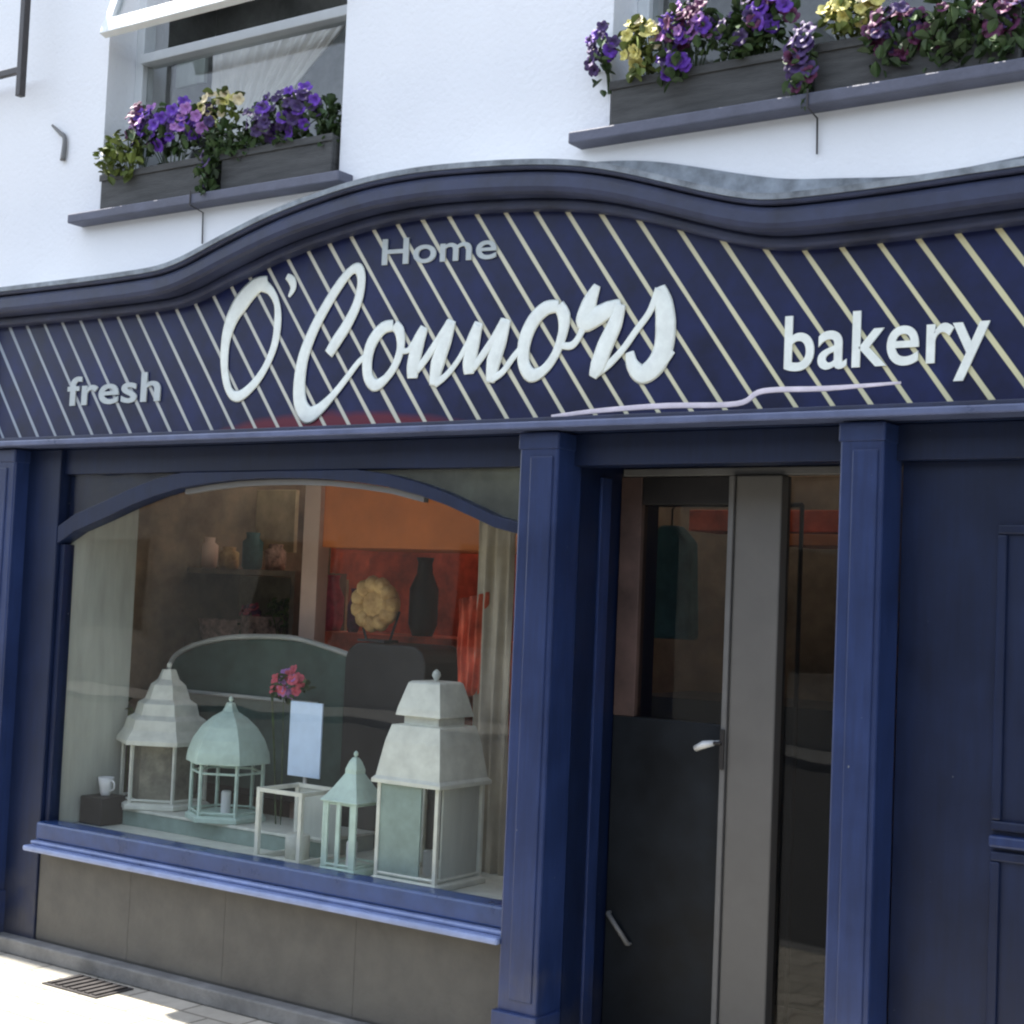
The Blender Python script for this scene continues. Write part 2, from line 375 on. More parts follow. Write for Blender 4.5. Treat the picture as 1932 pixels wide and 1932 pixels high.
upper_window(*W1, True); upper_window(*W2, False)
for x0, x1 in (W1, W2):
    box('window_sill', 'sill', x0 - .118, x1 + .075, -.085, .155, 3.306, ZS - .003, B, bevel=.006)

# room behind the upper windows
for x0, x1 in (W1, W2):
    r = MB(); e = .5
    r.box(x0 - e, x1 + e, 1.12, 1.16, ZS - .3, ZW + .2)
    r.box(x0 - e - .05, x0 - e, D + .02, 1.119, ZS - .3, ZW + .2); r.box(x1 + e, x1 + e + .05, D + .02, 1.119, ZS - .3, ZW + .2)
    r.build('room_partition', 'darkroom', B)

# curtains (gathered cloth on a wave, drawn back on a slant)
def curtain(name, u_top, u_bot, v_top, v_bot, y, m, label, waves=16, amp=.012, xr=None):
    (ul, ur), (bl, br) = u_top, u_bot
    s = MB(); N = 80; K = 10
    grid = []
    for j in range(K + 1):
        t = j / K; row = []
        for i in range(N + 1):
            q = i / N
            u = (ul + (bl - ul) * t) * (1 - q) + (ur + (br - ur) * t) * q
            p = P(u, v_top + (v_bot - v_top) * t + (q * (ul - ur)) * .22, y)
            row.append(s.bm.verts.new((p.x, y + amp * math.sin(q * waves * 2 * PI) + amp * .5 * math.sin(q * 31 + j), p.z)))
        grid.append(row)
    for j in range(K):
        for i in range(N): s.bm.faces.new((grid[j][i], grid[j][i+1], grid[j+1][i+1], grid[j+1][i]))
    o = s.build(name, m, smooth=True)
    so = o.modifiers.new('thick', 'SOLIDIFY'); so.thickness = .002
    return tag(o, label, 'curtain')
curtain('net_curtain', (400, 670), (400, 500), 82, 300, .33, 'curtain', 'pale net curtain drawn back on a slant behind the upper left window')
box_o = box('interior_board', 'panelgrey', P(333, 130, .45).x, P(386, 130, .45).x, .45, .47, P(360, 160, .45).z, P(360, 100, .45).z)
tag(box_o, 'small pale square board seen behind glass at the left of the upper left window', 'board')
curtain('net_curtain', (1150, 1420), (1150, 1180), -160, 60, .33, 'curtain', 'pale net curtain behind the flowers of the upper right window')

# ================================================================ SHOPFRONT (part of the building)
ZF = 2.30
box('lintel', 'navy', OX0, OX1, .001, D, ZF - .010, 2.499, B)
# pilasters
def pilaster(x0, x1, yf=-.06):
    s = MB(); s.box(x0, x1, yf, .10, .0, ZF - .012)
    p = s.build('pilaster', 'blue', B, bevel=.008)
    box('plinth_block', 'blue', x0 - .012, x1 + .012, yf - .02, .08, .002, .26, p, bevel=.006)
    box('capital', 'blue', x0 - .004, x1 + .004, yf - .006, .08, ZF - .075, ZF - .014, p, bevel=.006)
    w_ = x1 - x0
    if w_ > .1:
        box('raised_strip', 'blue', x0 + w_ * .30, x1 - w_ * .12, yf - .006, yf + .002, .30, ZF - .10, p, bevel=.004)
    return p
LPX = P(21, 1000, -.06).x
WX0 = P(106, 1100, .03).x
pilaster(-2.12, LPX); 
PX0 = P(975, 1000, -.06).x; PX1 = P(1048, 1000, -.06).x
pilaster(PX0, PX1)
QX0 = P(1580, 1000, -.06).x; QX1 = P(1664, 1000, -.06).x
pilaster(QX0, QX1)
pilaster(4.35, 4.58)
# navy panel between left pilaster and window
lp = box('side_panel', 'navy', LPX - .02, WX0 - .004, .02, .10, 0, ZF - .012, B, bevel=.004)
# top rail under the sign
box('head_rail', 'navy', -1.913, 4.35, .045, .15, 2.175, ZF - .010, B, bevel=.004)

# ---- shop window with arched head
YW = .05
WX1 = PX0 - .002
sw = MB()
arch_uv = [(100, 1026), (150, 1003), (200, 981), (250, 957), (300, 937), (350, 922), (400, 913), (450, 907), (500, 904), (560, 903), (620, 905), (680, 911), (740, 920), (800, 936), (850, 954), (900, 977), (940, 996), (975, 1014)]
pts = [P(u, v, YW) for u, v in arch_uv]; low = [(p.x, p.z) for p in pts]
low[0] = (WX0, low[0][1]); low[-1] = (WX1, low[-1][1])
top = [(x, z + .062 + .018 * math.cos(i / (len(low) - 1) * PI)) for i, (x, z) in enumerate(low)]
ztop = 2.176
top = [(x, min(z, ztop - .003)) for x, z in top]
sw.band(top, low, YW - .03, YW + .05)
sw.box(WX0, WX0 + .03, YW - .01, YW + .05, .56, low[0][1] - .001)
sw.box(WX1 - .022, WX1, YW - .01, YW + .05, .60, low[-1][1] - .001)
SW = sw.build('shop_window', 'navy', B, bevel=.004)
# pale inner bead below the arch crown
MB().band([(x, z - .002) for x, z in low[5:14]], [(x, z - .024) for x, z in low[5:14]], YW + .0, YW + .03).build('arch_bead', 'greylight', SW)
# glass: one pane under the arch, two spandrel panes above it
g = MB(); gp = [(WX0 + .02, .60)] + [(x, z + .02) for x, z in low] + [(WX1 - .01, .60)]
gp[1] = (WX0 + .02, gp[1][1]); gp[-2] = (WX1 - .01, gp[-2][1])
g.prism(gp, YW + .02, YW + .026).build('pane', 'glass', SW)
spl = [(x, z - .01) for x, z in top[:8]]
MB().prism([(spl[0][0], ztop)] + [(spl[-1][0], ztop)] + spl[::-1], YW + .015, YW + .021).build('spandrel_pane', 'glassup', SW)
spr = [(x, z - .01) for x, z in top[10:]]
MB().prism([(spr[0][0], ztop), (spr[-1][0], ztop)] + spr[::-1], YW + .015, YW + .021).build('spandrel_pane', 'glassup', SW)
for nm_, pl_ in (('navy', [(spl[0][0], ztop), (spl[-1][0], ztop)] + spl[::-1]), ('olive', [(spr[0][0], ztop), (spr[-1][0], ztop)] + spr[::-1])):
    MB().prism(pl_, YW + .030, YW + .040).build('spandrel_backing', nm_, SW)
# sill: two stepped mouldings
box('sill', 'nose_sheen', WX0 + .002, WX1, -.075, .10, .478, .503, SW, bevel=.008)
box('sill', 'nose_sheen', WX0 + .004, WX1, -.035, .10, .5035, .520, SW, bevel=.006)
box('sill', 'sillblue', WX0 + .006, WX1, -.01, .10, .5205, .60, SW, bevel=.010)
# stallriser with slabs
sr = MB(); xs = [WX0, -.85, -.28, .42, WX1]
for a, b_ in zip(xs, xs[1:]): sr.box(a + .0006, b_ - .0006, .03, .12, .075, .472)
sr.box(WX0, WX1, .034, .11, .01, .473)
sr.build('stallriser', 'stone', B, bevel=.001)
box('plinth_strip', 'plinth', LPX, WX1, -.045, .029, .0, .07, B, bevel=.008)

# ---- door recess
YD = PX(1168, 1000, PX1).y
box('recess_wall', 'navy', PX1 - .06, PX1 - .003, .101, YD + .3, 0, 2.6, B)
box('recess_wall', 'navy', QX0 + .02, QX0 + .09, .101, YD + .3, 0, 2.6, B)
rw = box('recess_strip', 'blue', PX1 - .004, PX1 + .008, YD * .62, YD * .80, .05, 2.15, B, bevel=.003)
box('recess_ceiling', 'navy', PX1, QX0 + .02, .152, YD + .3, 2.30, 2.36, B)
DX0, DX1 = PX1 + .002, QX0 + .016
DR = MB()
zt_ = P(1390, 882, YD).z; zb_ = P(1390, 897, YD).z
DR.box(DX0, DX1, YD, YD + .07, zt_, 2.298)
door_frame = DR.build('door_frame', 'navy', B)
box('head_trim', 'greylight', DX0 + .015, DX1, YD - .012, YD + .05, zb_, zt_ - .001, door_frame, bevel=.003)
# grey stile edge-on between the two panes
s0, s1 = P(1393, 1000, YD).x, P(1480, 1000, YD).x
dr = MB().box(s0, s1, YD - .03, YD + .05, .01, zb_ - .002).build('door', 'grey', B, bevel=.006)
box('stile_edge', 'greylight', s0 - .022, s0 - .001, YD - .042, YD + .03, .01, zb_ - .004, dr, bevel=.003)
xs_ = P(1204, 1130, YD).x; zk = P(1300, 1362, YD).z
box('stile', 'stile', DX0 + .002, xs_, YD, YD + .05, zk + .001, zb_ - .002, dr, bevel=.003)
box('top_rail', 'darkwood', xs_ + .001, s0 - .023, YD, YD + .05, P(1300, 952, YD).z, zb_ - .002, dr, bevel=.003)
box('lower_panel', 'doordark', DX0 + .002, s0 - .023, YD, YD + .05, .01, zk, dr, bevel=.004)
box('pane', 'glassdoor', xs_ - .004, s0 - .022, YD + .02, YD + .026, zk, P(1300, 952, YD).z, dr)
box('pane', 'glassdoor', s1 + .001, DX1 - .03, YD + .02, YD + .026, .22, zb_ - .004, dr)
box('stile', 'darkwood', DX1 - .03, DX1, YD, YD + .05, .01, zb_ - .002, dr, bevel=.003)
h0 = P(1312, 1412, YD - .05); h1 = P(1346, 1402, YD - .05)
st_ = Vector((s0 - .012, YD - .05, h1.z))
MB().box(s0 - .021, s0 - .003, YD - .050, YD - .0425, h1.z - .09, h1.z + .05).tube([h1 + Vector((0, .002, 0)), st_], .007).build('handle_plate', 'darkwood', dr, bevel=.002)
hd = MB().tube([h0, h0.lerp(h1, .5) + Vector((0, -.006, .004)), h1], [.011, .014, .010], n=10).tube([h1, h1 + Vector((0, .055, 0))], .008)
hd.build('handle', 'porcelain', dr, smooth=True)
k0 = P(1146, 1722, YD - .02); k1 = P(1184, 1782, YD - .02)
MB().tube([k0, k1], .009).tube([k0, k0 + Vector((0, .03, 0))], .006).tube([k1, k1 + Vector((0, .03, 0))], .006).build('pull_bar', 'greylight', dr, smooth=True)
box('threshold', 'plinth', DX0, DX1, .02, YD + .06, .0, .05, B, bevel=.008)

# ---- navy side door right of the right pilaster
LRX = P(1868, 1590, .09).x
sd = box('panelled_door', 'navy', QX1 + .002, 4.35, .10, .15, 0, 2.174, B)
zr = P(1900, 1590, .08).z
for xa, xb in ((LRX, LRX + .62), (LRX + .72, LRX + 1.34)):
    for za, zb in ((.12, zr - .03), (zr + .03, 1.98)):
        s = MB()
        s.box(xa, xb, .085, .099, zb - .03, zb); s.box(xa, xb, .085, .099, za, za + .03)
        s.box(xa, xa + .03, .085, .099, za + .031, zb - .031); s.box(xb - .03, xb, .085, .099, za + .031, zb - .031)
        s.build('panel_moulding', 'navy', sd, bevel=.006)

box('lock_rail', 'blue', LRX, LRX + 1.34, .068, .0995, zr - .018, zr + .018, sd, bevel=.008)
# ================================================================ SIGN
S = thing('fascia_sign', (0, -.06, ZF), 'navy shop sign with cream slanting stripes, cream writing and an arched top', 'sign')
YB = -.07
cu = [(-60, 552), (0, 545), (75, 536), (150, 527), (225, 517), (300, 505), (345, 487), (400, 456), (450, 430), (500, 405), (550, 384), (600, 366), (650, 349), (700, 335), (750, 325), (800, 317), (850, 312), (900, 308), (950, 305), (1000, 303), (1050, 303), (1100, 306), (1150, 313), (1200, 323), (1250, 335), (1300, 347), (1350, 358), (1400, 367), (1440, 371), (1480, 368), (1540, 361), (1600, 354), (1700, 340), (1800, 324), (1932, 304), (2200, 262)]
YC = -.22
crv = [P(u, v, YC) for u, v in cu]
top = [(p.x, p.z) for p in crv]
# flatten the level runs exactly
zl = sum(z for x, z in top[1:5]) / 4
x_end = 4.62
def ctop(x):
    if x <= top[0][0]: return top[0][1]
    if x >= top[-1][0]: return top[-1][1]
    for (xa, za), (xb, zb) in zip(top, top[1:]):
        if xa <= x <= xb: return za + (zb - za) * (x - xa) / (xb - xa)
xs = [-2.14 + i * (x_end + 2.14) / 150 for i in range(151)]
raw = [ctop(x) for x in xs]
sm = raw[:]
for _ in range(3): sm = [sm[0]] + [(sm[i-1] + sm[i] * 2 + sm[i+1]) / 4 for i in range(1, len(sm) - 1)] + [sm[-1]]
print('cornice z', [round(z, 3) for z in sm[::10]])
line = list(zip(xs, sm))
def off(d): return [(x, z - d) for x, z in line]
board_top = off(.10)
bd = MB(); bd.band(board_top, [(x, ZF + .035) for x in xs], YB, .0)
board = bd.build('board', 'board', S)
board.data.transform(Matrix.Translation((0, 0, 0)))
cr = MB(); cr.band(off(.0), off(.028), YC, -.001); cor = cr.build('cornice', 'cornice', S, bevel=.008)
c2 = MB(); c2.band(off(.0285), off(.108), YC + .010, -.001); c2.build('cornice_moulding', 'cornice', cor, bevel=.022)
c3 = MB(); c3.band(off(.1085), off(.145), YC + .095, -.0); c3.build('cornice_moulding', 'cornice', cor, bevel=.010)
fl = MB(); fl.band(off(-.006), off(-.001), YC - .006, -.012); fl.band(off(-.0009), off(.014), YC - .006, YC - .001)
hh = [.045 + .055 * math.exp(-((x - 1.95) / .38) ** 2) + .03 / (1 + math.exp(-(x - 2.15) * 7)) + .006 * math.sin(x * 9) for x in xs]
fl.band([(x, z + h_) for (x, z), h_ in zip(line, hh)], off(.0), -.0115, -.002)
fl.build('lead_flashing', 'lead', cor)
lg = MB(); lg.box(-2.14, x_end, -.125, .0, ZF - .008, ZF + .018); ledge = lg.build('ledge', 'ledge', S, bevel=.006)
box('ledge_moulding', 'cornice', -2.14, x_end, -.10, .0, ZF + .019, ZF + .034, ledge, bevel=.003)
box('end_block', 'blue', -2.13, -1.89, -.11, .0, ZF + .036, zl - .146, S, bevel=.01)
box('end_block', 'blue', 4.4, 4.6, -.11, .0, ZF + .036, zl - .146, S, bevel=.01)

# --- script lettering, each stroke a rounded brush stroke
def stroke(mb, pts, ws, y):
    p3 = [P(u, v, y) for u, v in pts]
    if len(ws) == 2: ws = [ws[0] + (ws[1] - ws[0]) * i / (len(pts) - 1) for i in range(len(pts))]
    k = 7
    cp = catmull(p3, k); rr = []
    for i in range(len(cp)):
        t = i / k; a = min(int(t), len(ws) - 1); b_ = min(a + 1, len(ws) - 1)
        rr.append((ws[a] + (ws[b_] - ws[a]) * (t - a)) / 2)
    mb.tube(cp, rr, n=8, squash=.10)
SC = .0032   # metres per grid pixel at the sign
def W(*a): return [x * SC for x in a]
L = MB(); yl = YB - .004
stroke(L, [(505,532),(482,541),(456,570),(436,606),(425,650),(424,700),(433,738),(450,748),(476,728),(500,694),(518,650),(524,605),(522,572),(510,548),(492,536)], W(16,24,28,22,16,13,12,15,13,11,12,13,10,12,20), yl)
stroke(L, [(541,521),(551,530),(553,544),(545,560)], W(8,13,10,4), yl)
stroke(L, [(620,668),(634,645),(655,612),(674,572),(682,532),(677,508),(662,511),(640,538),(615,578),(592,622),(573,672),(565,722),(567,762),(580,782),(600,774),(628,746),(655,712),(676,684),(694,668)], W(15,17,16,14,13,15,12,14,15,16,18,20,22,24,16,10,9,8,7), yl - .001)
stroke(L, [(742,614),(722,620),(702,646),(693,680),(695,712),(708,727),(728,714),(746,688),(756,656),(754,626),(744,613)], W(14,16,17,16,15,16,11,11,12,15,14), yl)
stroke(L, [(752,660),(768,662),(780,648),(800,620)], W(8,7,8,11), yl - .001)
stroke(L, [(801,617),(788,650),(780,690),(778,714)], W(12,20,20,15), yl)
stroke(L, [(786,700),(804,676),(828,640),(850,607)], W(9,10,10,12), yl - .001)
stroke(L, [(853,604),(840,642),(826,685),(818,728)], W(12,20,21,13), yl)
stroke(L, [(820,724),(842,708),(868,674),(902,612)], W(11,8,7,10), yl - .001)
stroke(L, [(904,608),(893,644),(886,684),(885,706)], W(12,20,20,14), yl)
stroke(L, [(892,696),(908,674),(932,638),(952,604)], W(9,10,10,12), yl - .001)
stroke(L, [(956,602),(944,640),(932,680),(925,722)], W(12,20,21,12), yl)
stroke(L, [(926,716),(948,702),(970,672),(992,648)], W(10,8,8,9), yl - .001)
stroke(L, [(1054,578),(1030,582),(1006,606),(990,644),(988,684),(1002,708),(1026,698),(1048,668),(1062,628),(1064,596),(1054,576)], W(14,17,18,18,16,17,12,11,13,17,15), yl)
stroke(L, [(1060,652),(1078,652),(1092,636),(1108,600)], W(8,9,8,10), yl - .001)
stroke(L, [(1127,538),(1112,572),(1104,606),(1128,596),(1150,584),(1172,574)], W(9,20,24,23,20,12), yl)
stroke(L, [(1172,574),(1160,612),(1142,652),(1128,690),(1118,712)], W(12,19,21,20,10), yl - .002)
stroke(L, [(1126,704),(1150,686),(1176,658),(1200,624),(1226,588),(1244,545)], W(10,9,8,8,8,11), yl - .001)
stroke(L, [(1246,540),(1252,570),(1256,610),(1252,656),(1236,690),(1212,706),(1194,690),(1188,664)], W(11,22,25,24,24,22,16,10), yl)
stroke(L, [(1216,702),(1244,692),(1270,662)], W(14,10,6), yl - .001)
L.build('script_lettering', 'letter', board, smooth=True)

# --- sans serif words
def word(txt, p0, width, xh, m, y, bold=.02, name='lettering', depth=.006, shear=0, rise=0, arc=None, vstretch=1):
    cu_ = bpy.data.curves.new(name, 'FONT'); cu_.body = txt; cu_.size = 1; cu_.offset = bold; cu_.extrude = .5; cu_.space_character = 1.04
    to = bpy.data.objects.new(name + '_tmp', cu_); C.objects.link(to)
    dg = bpy.context.evaluated_depsgraph_get()
    me = bpy.data.meshes.new_from_object(to.evaluated_get(dg)); bpy.data.objects.remove(to)
    xs_ = [v.co.x for v in me.vertices]; x0, x1 = min(xs_), max(xs_); sx = width / (x1 - x0)
    # x height of the built-in face is about .53 of its size
    sz = xh / .53
    for v in me.vertices:
        x = (v.co.x - x0) * sx; z = v.co.y * sz
        v.co = (p0[0] + x + shear * z, y - v.co.z * depth, p0[1] + z + rise * x)
    o = bpy.data.objects.new(name, me); C.objects.link(o); me.materials.append(M[m]); o.parent = board
    offv = Vector(S.location)
    for v in me.vertices: v.co -= offv
    return o
a = P(1480, 699, YB); b_ = P(1868, 676, YB); xhh = P(1600, 632, YB).z - P(1600, 693, YB).z
print('bakery', a, b_, xhh)
word('bakery', (a.x, a.z), b_.x - a.x, xhh * 1.3, 'letter2' if 0 else 'letter', YB - .004, bold=.012, name='lettering')
a = P(128, 765, YB); b_ = P(303, 760, YB)
word('fresh', (a.x, a.z), b_.x - a.x, (P(200, 722, YB).z - P(200, 762, YB).z), 'letter2', YB - .004, bold=.018, name='lettering')
a = P(722, 500, YB); b_ = P(938, 487, YB)
word('Home', (a.x, a.z), b_.x - a.x, (P(820, 455, YB).z - P(820, 492, YB).z), 'letter2', YB - .004, bold=.012, name='lettering', rise=(b_.z - a.z) / (b_.x - a.x))
# painted brush lines at the foot of the board
pl = MB()
stroke(pl, [(1040, 786), (1130, 775), (1250, 766), (1390, 762), (1440, 738), (1560, 733), (1700, 722)], [.012, .018, .020, .019, .019, .018, .008], YB - .0)
pl.build('painted_line', 'pink', board, smooth=True)

# ================================================================ OTHER SIDE OF THE STREET
M['opp'] = mat('cream_render', (.38, .35, .30), rough=.9, var=.08, scale=2)
T = thing('terrace', (0, -12.5, 0), 'cream rendered terrace across the street with dark windows and a slate roof', 'building')
box('wall', 'opp', -26, 26, -15, -12.5, -.1, 5.6, T)
MB().prism([(-26.2, 5.602), (26.2, 5.602), (26.2, 5.8), (-26.2, 5.8)], -15.2, -12.3).build('roof', 'sill', T)
for k in range(-6, 7):
    for z0, z1, w2 in ((.9, 2.4, .8), (3.4, 4.9, .55)):
        wn = box('window', 'opp', k * 3.9 - w2 - .06, k * 3.9 + w2 + .06, -12.499, -12.46, z0 - .06, z1 + .06, T)
        box('pane', 'darkwood', k * 3.9 - w2, k * 3.9 + w2, -12.459, -12.45, z0, z1, wn)
tag(MB().box(-30, 30, -12.5, -11.0, -.3, -.02).build('far_pavement', 'plinth'), kind='structure')

# ================================================================ SHOP INTERIOR
R = [(-2.0, 4.5)]
ZC = 2.62
box('shop_floor', 'floor', -1.9, 4.3, .13, 3.6, -.02, .02, B)
box('shop_ceiling', 'ceil', -1.9, 4.3, .36, 1.3, ZC, ZC + .06, B)
box('fill_light_panel', 'fill_opal', -1.98, 4.3, 1.304, 3.7, ZC + .04, ZC + .06, B)  # added unseen panel, lets diffused daylight in to brighten the interior
box('inner_wall', 'brown', -1.96, -1.9, .36, 3.6, 0, ZC, B)
xo = P(575, 1000, 1.5).x
box('inner_wall', 'brown', -1.9, xo, 3.0, 3.1, 0, ZC, B)
xd = P(1180, 1000, 2.4).x
box('inner_wall', 'redwall', xo - .9, xd, 2.4, 2.5, 0, ZC, B); box('inner_wall', 'brown', xd, 4.3, 2.4, 2.5, 0, ZC, B)
box('inner_wall', 'orange', 4.24, 4.3, .36, 3.6, 0, ZC, B)
# display window cheeks and platform
box('display_cheek', 'panelgrey', WX0 - .012, WX0 + .004, .102, PX(248, 1200, WX0).y, .575, 2.3, B)
PZ = .572
plat = box('display_platform', 'cream', WX0 + .006, WX1 + .02, .102, .72, .50, PZ, B)

# ---------------------------------------------------------------- lanterns in the window
def pxw(ul, ur, v, y): return P(ur, v, y).x - P(ul, v, y).x
def lantern(name, label, uc, y, hw, z_eave, z_top, prof, m, n=4, posts=.012, rails=(), fin=.012, cat='lantern', shade=None, panels=None, roofm=None, base=None, side=False, core=None):
    """prof: roof outline as (share of half width, share of roof height)"""
    x = P(uc, 1400, y).x if not isinstance(uc, float) else uc
    zb = (PZ if base is None else base) + .002
    t = thing(name, (x, y, zb), label, cat, 'lanterns standing in the shop window')
    rot = PI / 4 if n == 4 else PI / n; k = math.sqrt(2) if n == 4 else 1
    H = z_top - z_eave
    r = MB().lathe([(hw * k * a, z_eave + H * b) for a, b in prof], x, y, n, rot)
    rf = r.build('roof', roofm or m, t, bevel=.002, smooth=False)
    MB().lathe([(fin * .5, z_top - .004), (fin * .6, z_top + fin * .4), (fin * 1.1, z_top + fin * 1.4), (fin * .9, z_top + fin * 2.2), (fin * .2, z_top + fin * 2.9)], x, y, 10, 0).build('finial', m, rf, smooth=True)
    b = MB().lathe([(hw * k * .96, zb), (hw * k * .96, zb + .02), (hw * k * .88, zb + .028)], x, y, n, rot); b.build('base', m, t, bevel=.002)
    fr = MB()
    cr_ = hw * k * .84
    pr = []
    for i in range(n):
        a = rot + 2 * PI * i / n; px_, py_ = x + cr_ * math.cos(a), y + cr_ * math.sin(a); pr.append((px_, py_))
        fr.box(px_ - posts / 2, px_ + posts / 2, py_ - posts / 2, py_ + posts / 2, zb + .024, z_eave + .004)
    for zz in (zb + .04, z_eave - .012) + tuple(rails):
        for i in range(n):
            p, q = pr[i], pr[(i + 1) % n]
            fr.tube([(p[0], p[1], zz), (q[0], q[1], zz)], posts * .45, n=6, axis=Vector((0, 0, 1)))
    fr.build('frame', m, t)
    if panels:
        pm = MB()
        for fx0, fx1 in panels:
            pm.box(x - hw * .8 + 1.6 * hw * fx0, x - hw * .8 + 1.6 * hw * fx1, y - hw * .84 - .004, y - hw * .84 + .004, zb + .03, z_eave - .004)
        pm.build('panel', shade or m, t)
    if side: MB().box(x + hw * .84 - .004, x + hw * .84 + .004, y - hw * .66, y + hw * .7, zb + .03, z_eave - .004).build('panel', 'panelgrey', t)
    if core: MB().lathe([(hw * .62, zb + .03), (hw * .62, z_eave - .01)], x, y, n, rot).build('inner_panel', core, t)
    gl = MB(); gh = hw * .82
    if n == 4:
        for sx in (-1, 1): gl.box(x + sx * gh - .001, x + sx * gh + .001, y - gh + .008, y + gh - .008, zb + .03, z_eave - .01)
        gl.box(x - gh + .008, x + gh - .008, y + gh - .001, y + gh + .001, zb + .03, z_eave - .01)
        gl.build('pane', 'glassup', t)
    MB().lathe([(.022, zb + .026), (.022, zb + .12), (.018, zb + .125)], x, y, 14, 0).build('candle', 'porcelain', t, smooth=False)
    return t
def zz(u, v, y): return P(u, v, y).z
yF, yE, yD_, yB_, yA = .27, .20, .27, .45, .53
yr = .35; ra, rb = P(196, 1510, yr), P(604, 1592, yr); zr_ = (ra.z + rb.z) / 2
M['core'] = mat('lantern_lining', (.22, .21, .16), rough=.8, var=.3, scale=12)
t = thing('display_step', ((ra.x + rb.x) / 2, yr, PZ), 'low pale green step under the white and domed lanterns in the shop window', 'display step')
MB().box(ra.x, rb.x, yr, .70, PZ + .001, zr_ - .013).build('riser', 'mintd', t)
MB().box(ra.x - .004, rb.x + .004, yr - .006, .705, zr_ - .0125, zr_).build('top', 'cream', t, bevel=.002)
lantern('pagoda_lantern', 'largest cream lantern with a two tiered roof at the right end of the shop window', 818, yF, pxw(725, 925, 1465, yF) * .325, zz(820, 1470, yF), zz(820, 1285, yF),
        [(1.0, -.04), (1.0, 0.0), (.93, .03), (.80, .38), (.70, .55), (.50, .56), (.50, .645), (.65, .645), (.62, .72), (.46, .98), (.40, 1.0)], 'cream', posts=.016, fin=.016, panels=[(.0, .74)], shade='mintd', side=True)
lantern('pointed_lantern', 'small slim mint lantern with a pointed roof left of the largest cream lantern', 673, yE, pxw(615, 712, 1520, yE) * .36, zz(664, 1508, yE), zz(664, 1428, yE),
        [(1.0, -.03), (1.0, 0), (.9, .06), (.62, .30), (.42, .50), (.30, .62), (.30, .72), (.2, .9), (.1, 1.0)], 'mint', fin=.009, posts=.010, panels=[(.0, .12), (.40, .52), (.86, 1.0)])
lantern('domed_lantern', 'mint green lantern with a swelling dome roof between the white lantern and the blue card', 432, yB_, pxw(358, 504, 1430, yB_) * .40, zz(432, 1432, yB_), zz(432, 1325, yB_),
        [(1.0, -.05), (1.0, .0), (.97, .14), (.86, .36), (.66, .58), (.42, .74), (.20, .84), (.14, .92), (.10, 1.0)], 'mint', n=6, posts=.012, fin=.010, rails=(zz(432, 1455, yB_),), base=zr_)
lantern('tiered_lantern', 'white lantern with a stepped cone roof at the left end of the shop window', 312, yA, pxw(232, 386, 1390, yA) * .43, zz(312, 1395, yA), zz(312, 1262, yA),
        [(1.0, -.04), (1.0, 0.02), (.86, .16), (.80, .30), (.66, .36), (.60, .52), (.46, .58), (.36, .78), (.22, .86), (.14, 1.0)], 'cream', n=6, posts=.013, fin=.012, base=zr_, core='core')
# low open box lantern
x0, x1 = P(487, 1560, yD_ - .09).x, P(598, 1560, yD_ - .09).x
zt1 = zz(540, 1488, yD_ - .07); hwx = (x1 - x0) * .36; cx = (x0 + x1) / 2 - .02
t = thing('box_lantern', (cx, yD_, PZ + .002), 'low square flat topped cream lantern in front of the pale blue card', 'lantern', 'lanterns standing in the shop window')
s = MB(); pw = .018
for sx in (-1, 1):
    for sy in (-1, 1): s.box(cx + sx * hwx - pw/2, cx + sx * hwx + pw/2, yD_ + sy * hwx - pw/2, yD_ + sy * hwx + pw/2, PZ + .002, zt1)
for zc in (PZ + .012, zt1 - .009):
    for sy in (-1, 1): s.box(cx - hwx + pw/2, cx + hwx - pw/2, yD_ + sy * hwx - pw/2 + .001, yD_ + sy * hwx + pw/2 - .001, zc - .008, zc + .008)
    for sx in (-1, 1): s.box(cx + sx * hwx - pw/2 + .001, cx + sx * hwx + pw/2 - .001, yD_ - hwx + pw/2, yD_ + hwx - pw/2, zc - .008, zc + .008)
s.build('frame', 'cream', t)
MB().box(cx - hwx + .01, cx + hwx - .01, yD_ + hwx - .004, yD_ + hwx, PZ + .02, zt1 - .02).build('back_panel', 'panelgrey', t)
MB().lathe([(.05, PZ + .004), (.052, PZ + .10), (.048, PZ + .105)], cx, yD_, 16, 0).build('candle', 'cream', t, smooth=True)

# pale blue card, bloom, porcelain cup, rail
yc = .46
a = P(550, 1322, yc); b_ = P(603, 1470, yc)
t = thing('display_card', ((a.x + b_.x) / 2, yc, PZ + .002), 'upright pale blue card on a thin stand behind the low square lantern', 'card')
MB().box(a.x, b_.x, yc - .004, yc + .004, b_.z, a.z).build('card', 'cardblue', t, bevel=.001)
MB().box((a.x + b_.x) / 2 - .008, (a.x + b_.x) / 2 + .008, yc + .005, yc + .013, PZ + .01, a.z - .05).box(a.x, b_.x, yc - .04, yc + .05, PZ + .002, PZ + .010).build('stand', 'rail', t)
yv = .5; c = P(206, 1470, .30)
t = thing('cup', (c.x, .30, PZ), 'small white porcelain cup on a dark block at the far left of the shop window', 'cup')
zc0 = P(206, 1502, .30).z
MB().lathe([(.020, zc0), (.024, zc0 + .01), (.032, zc0 + .05), (.037, zc0 + .085), (.033, zc0 + .085), (.026, zc0 + .02)], c.x - .02, .30, 20, 0).build('body', 'porcelain', t, smooth=True)
MB().tube(catmull([(c.x + .010, .30, zc0 + .07), (c.x + .035, .30, zc0 + .065), (c.x + .035, .30, zc0 + .035), (c.x + .006, .30, zc0 + .025)], 5), .004).build('handle', 'porcelain', t, smooth=True)
tag(MB().box(c.x - .10, c.x + .05, .22, .38, PZ + .001, zc0 - .001).build('block', 'darkwood', bevel=.006), 'dark block carrying the small white cup at the far left of the shop window', 'block')
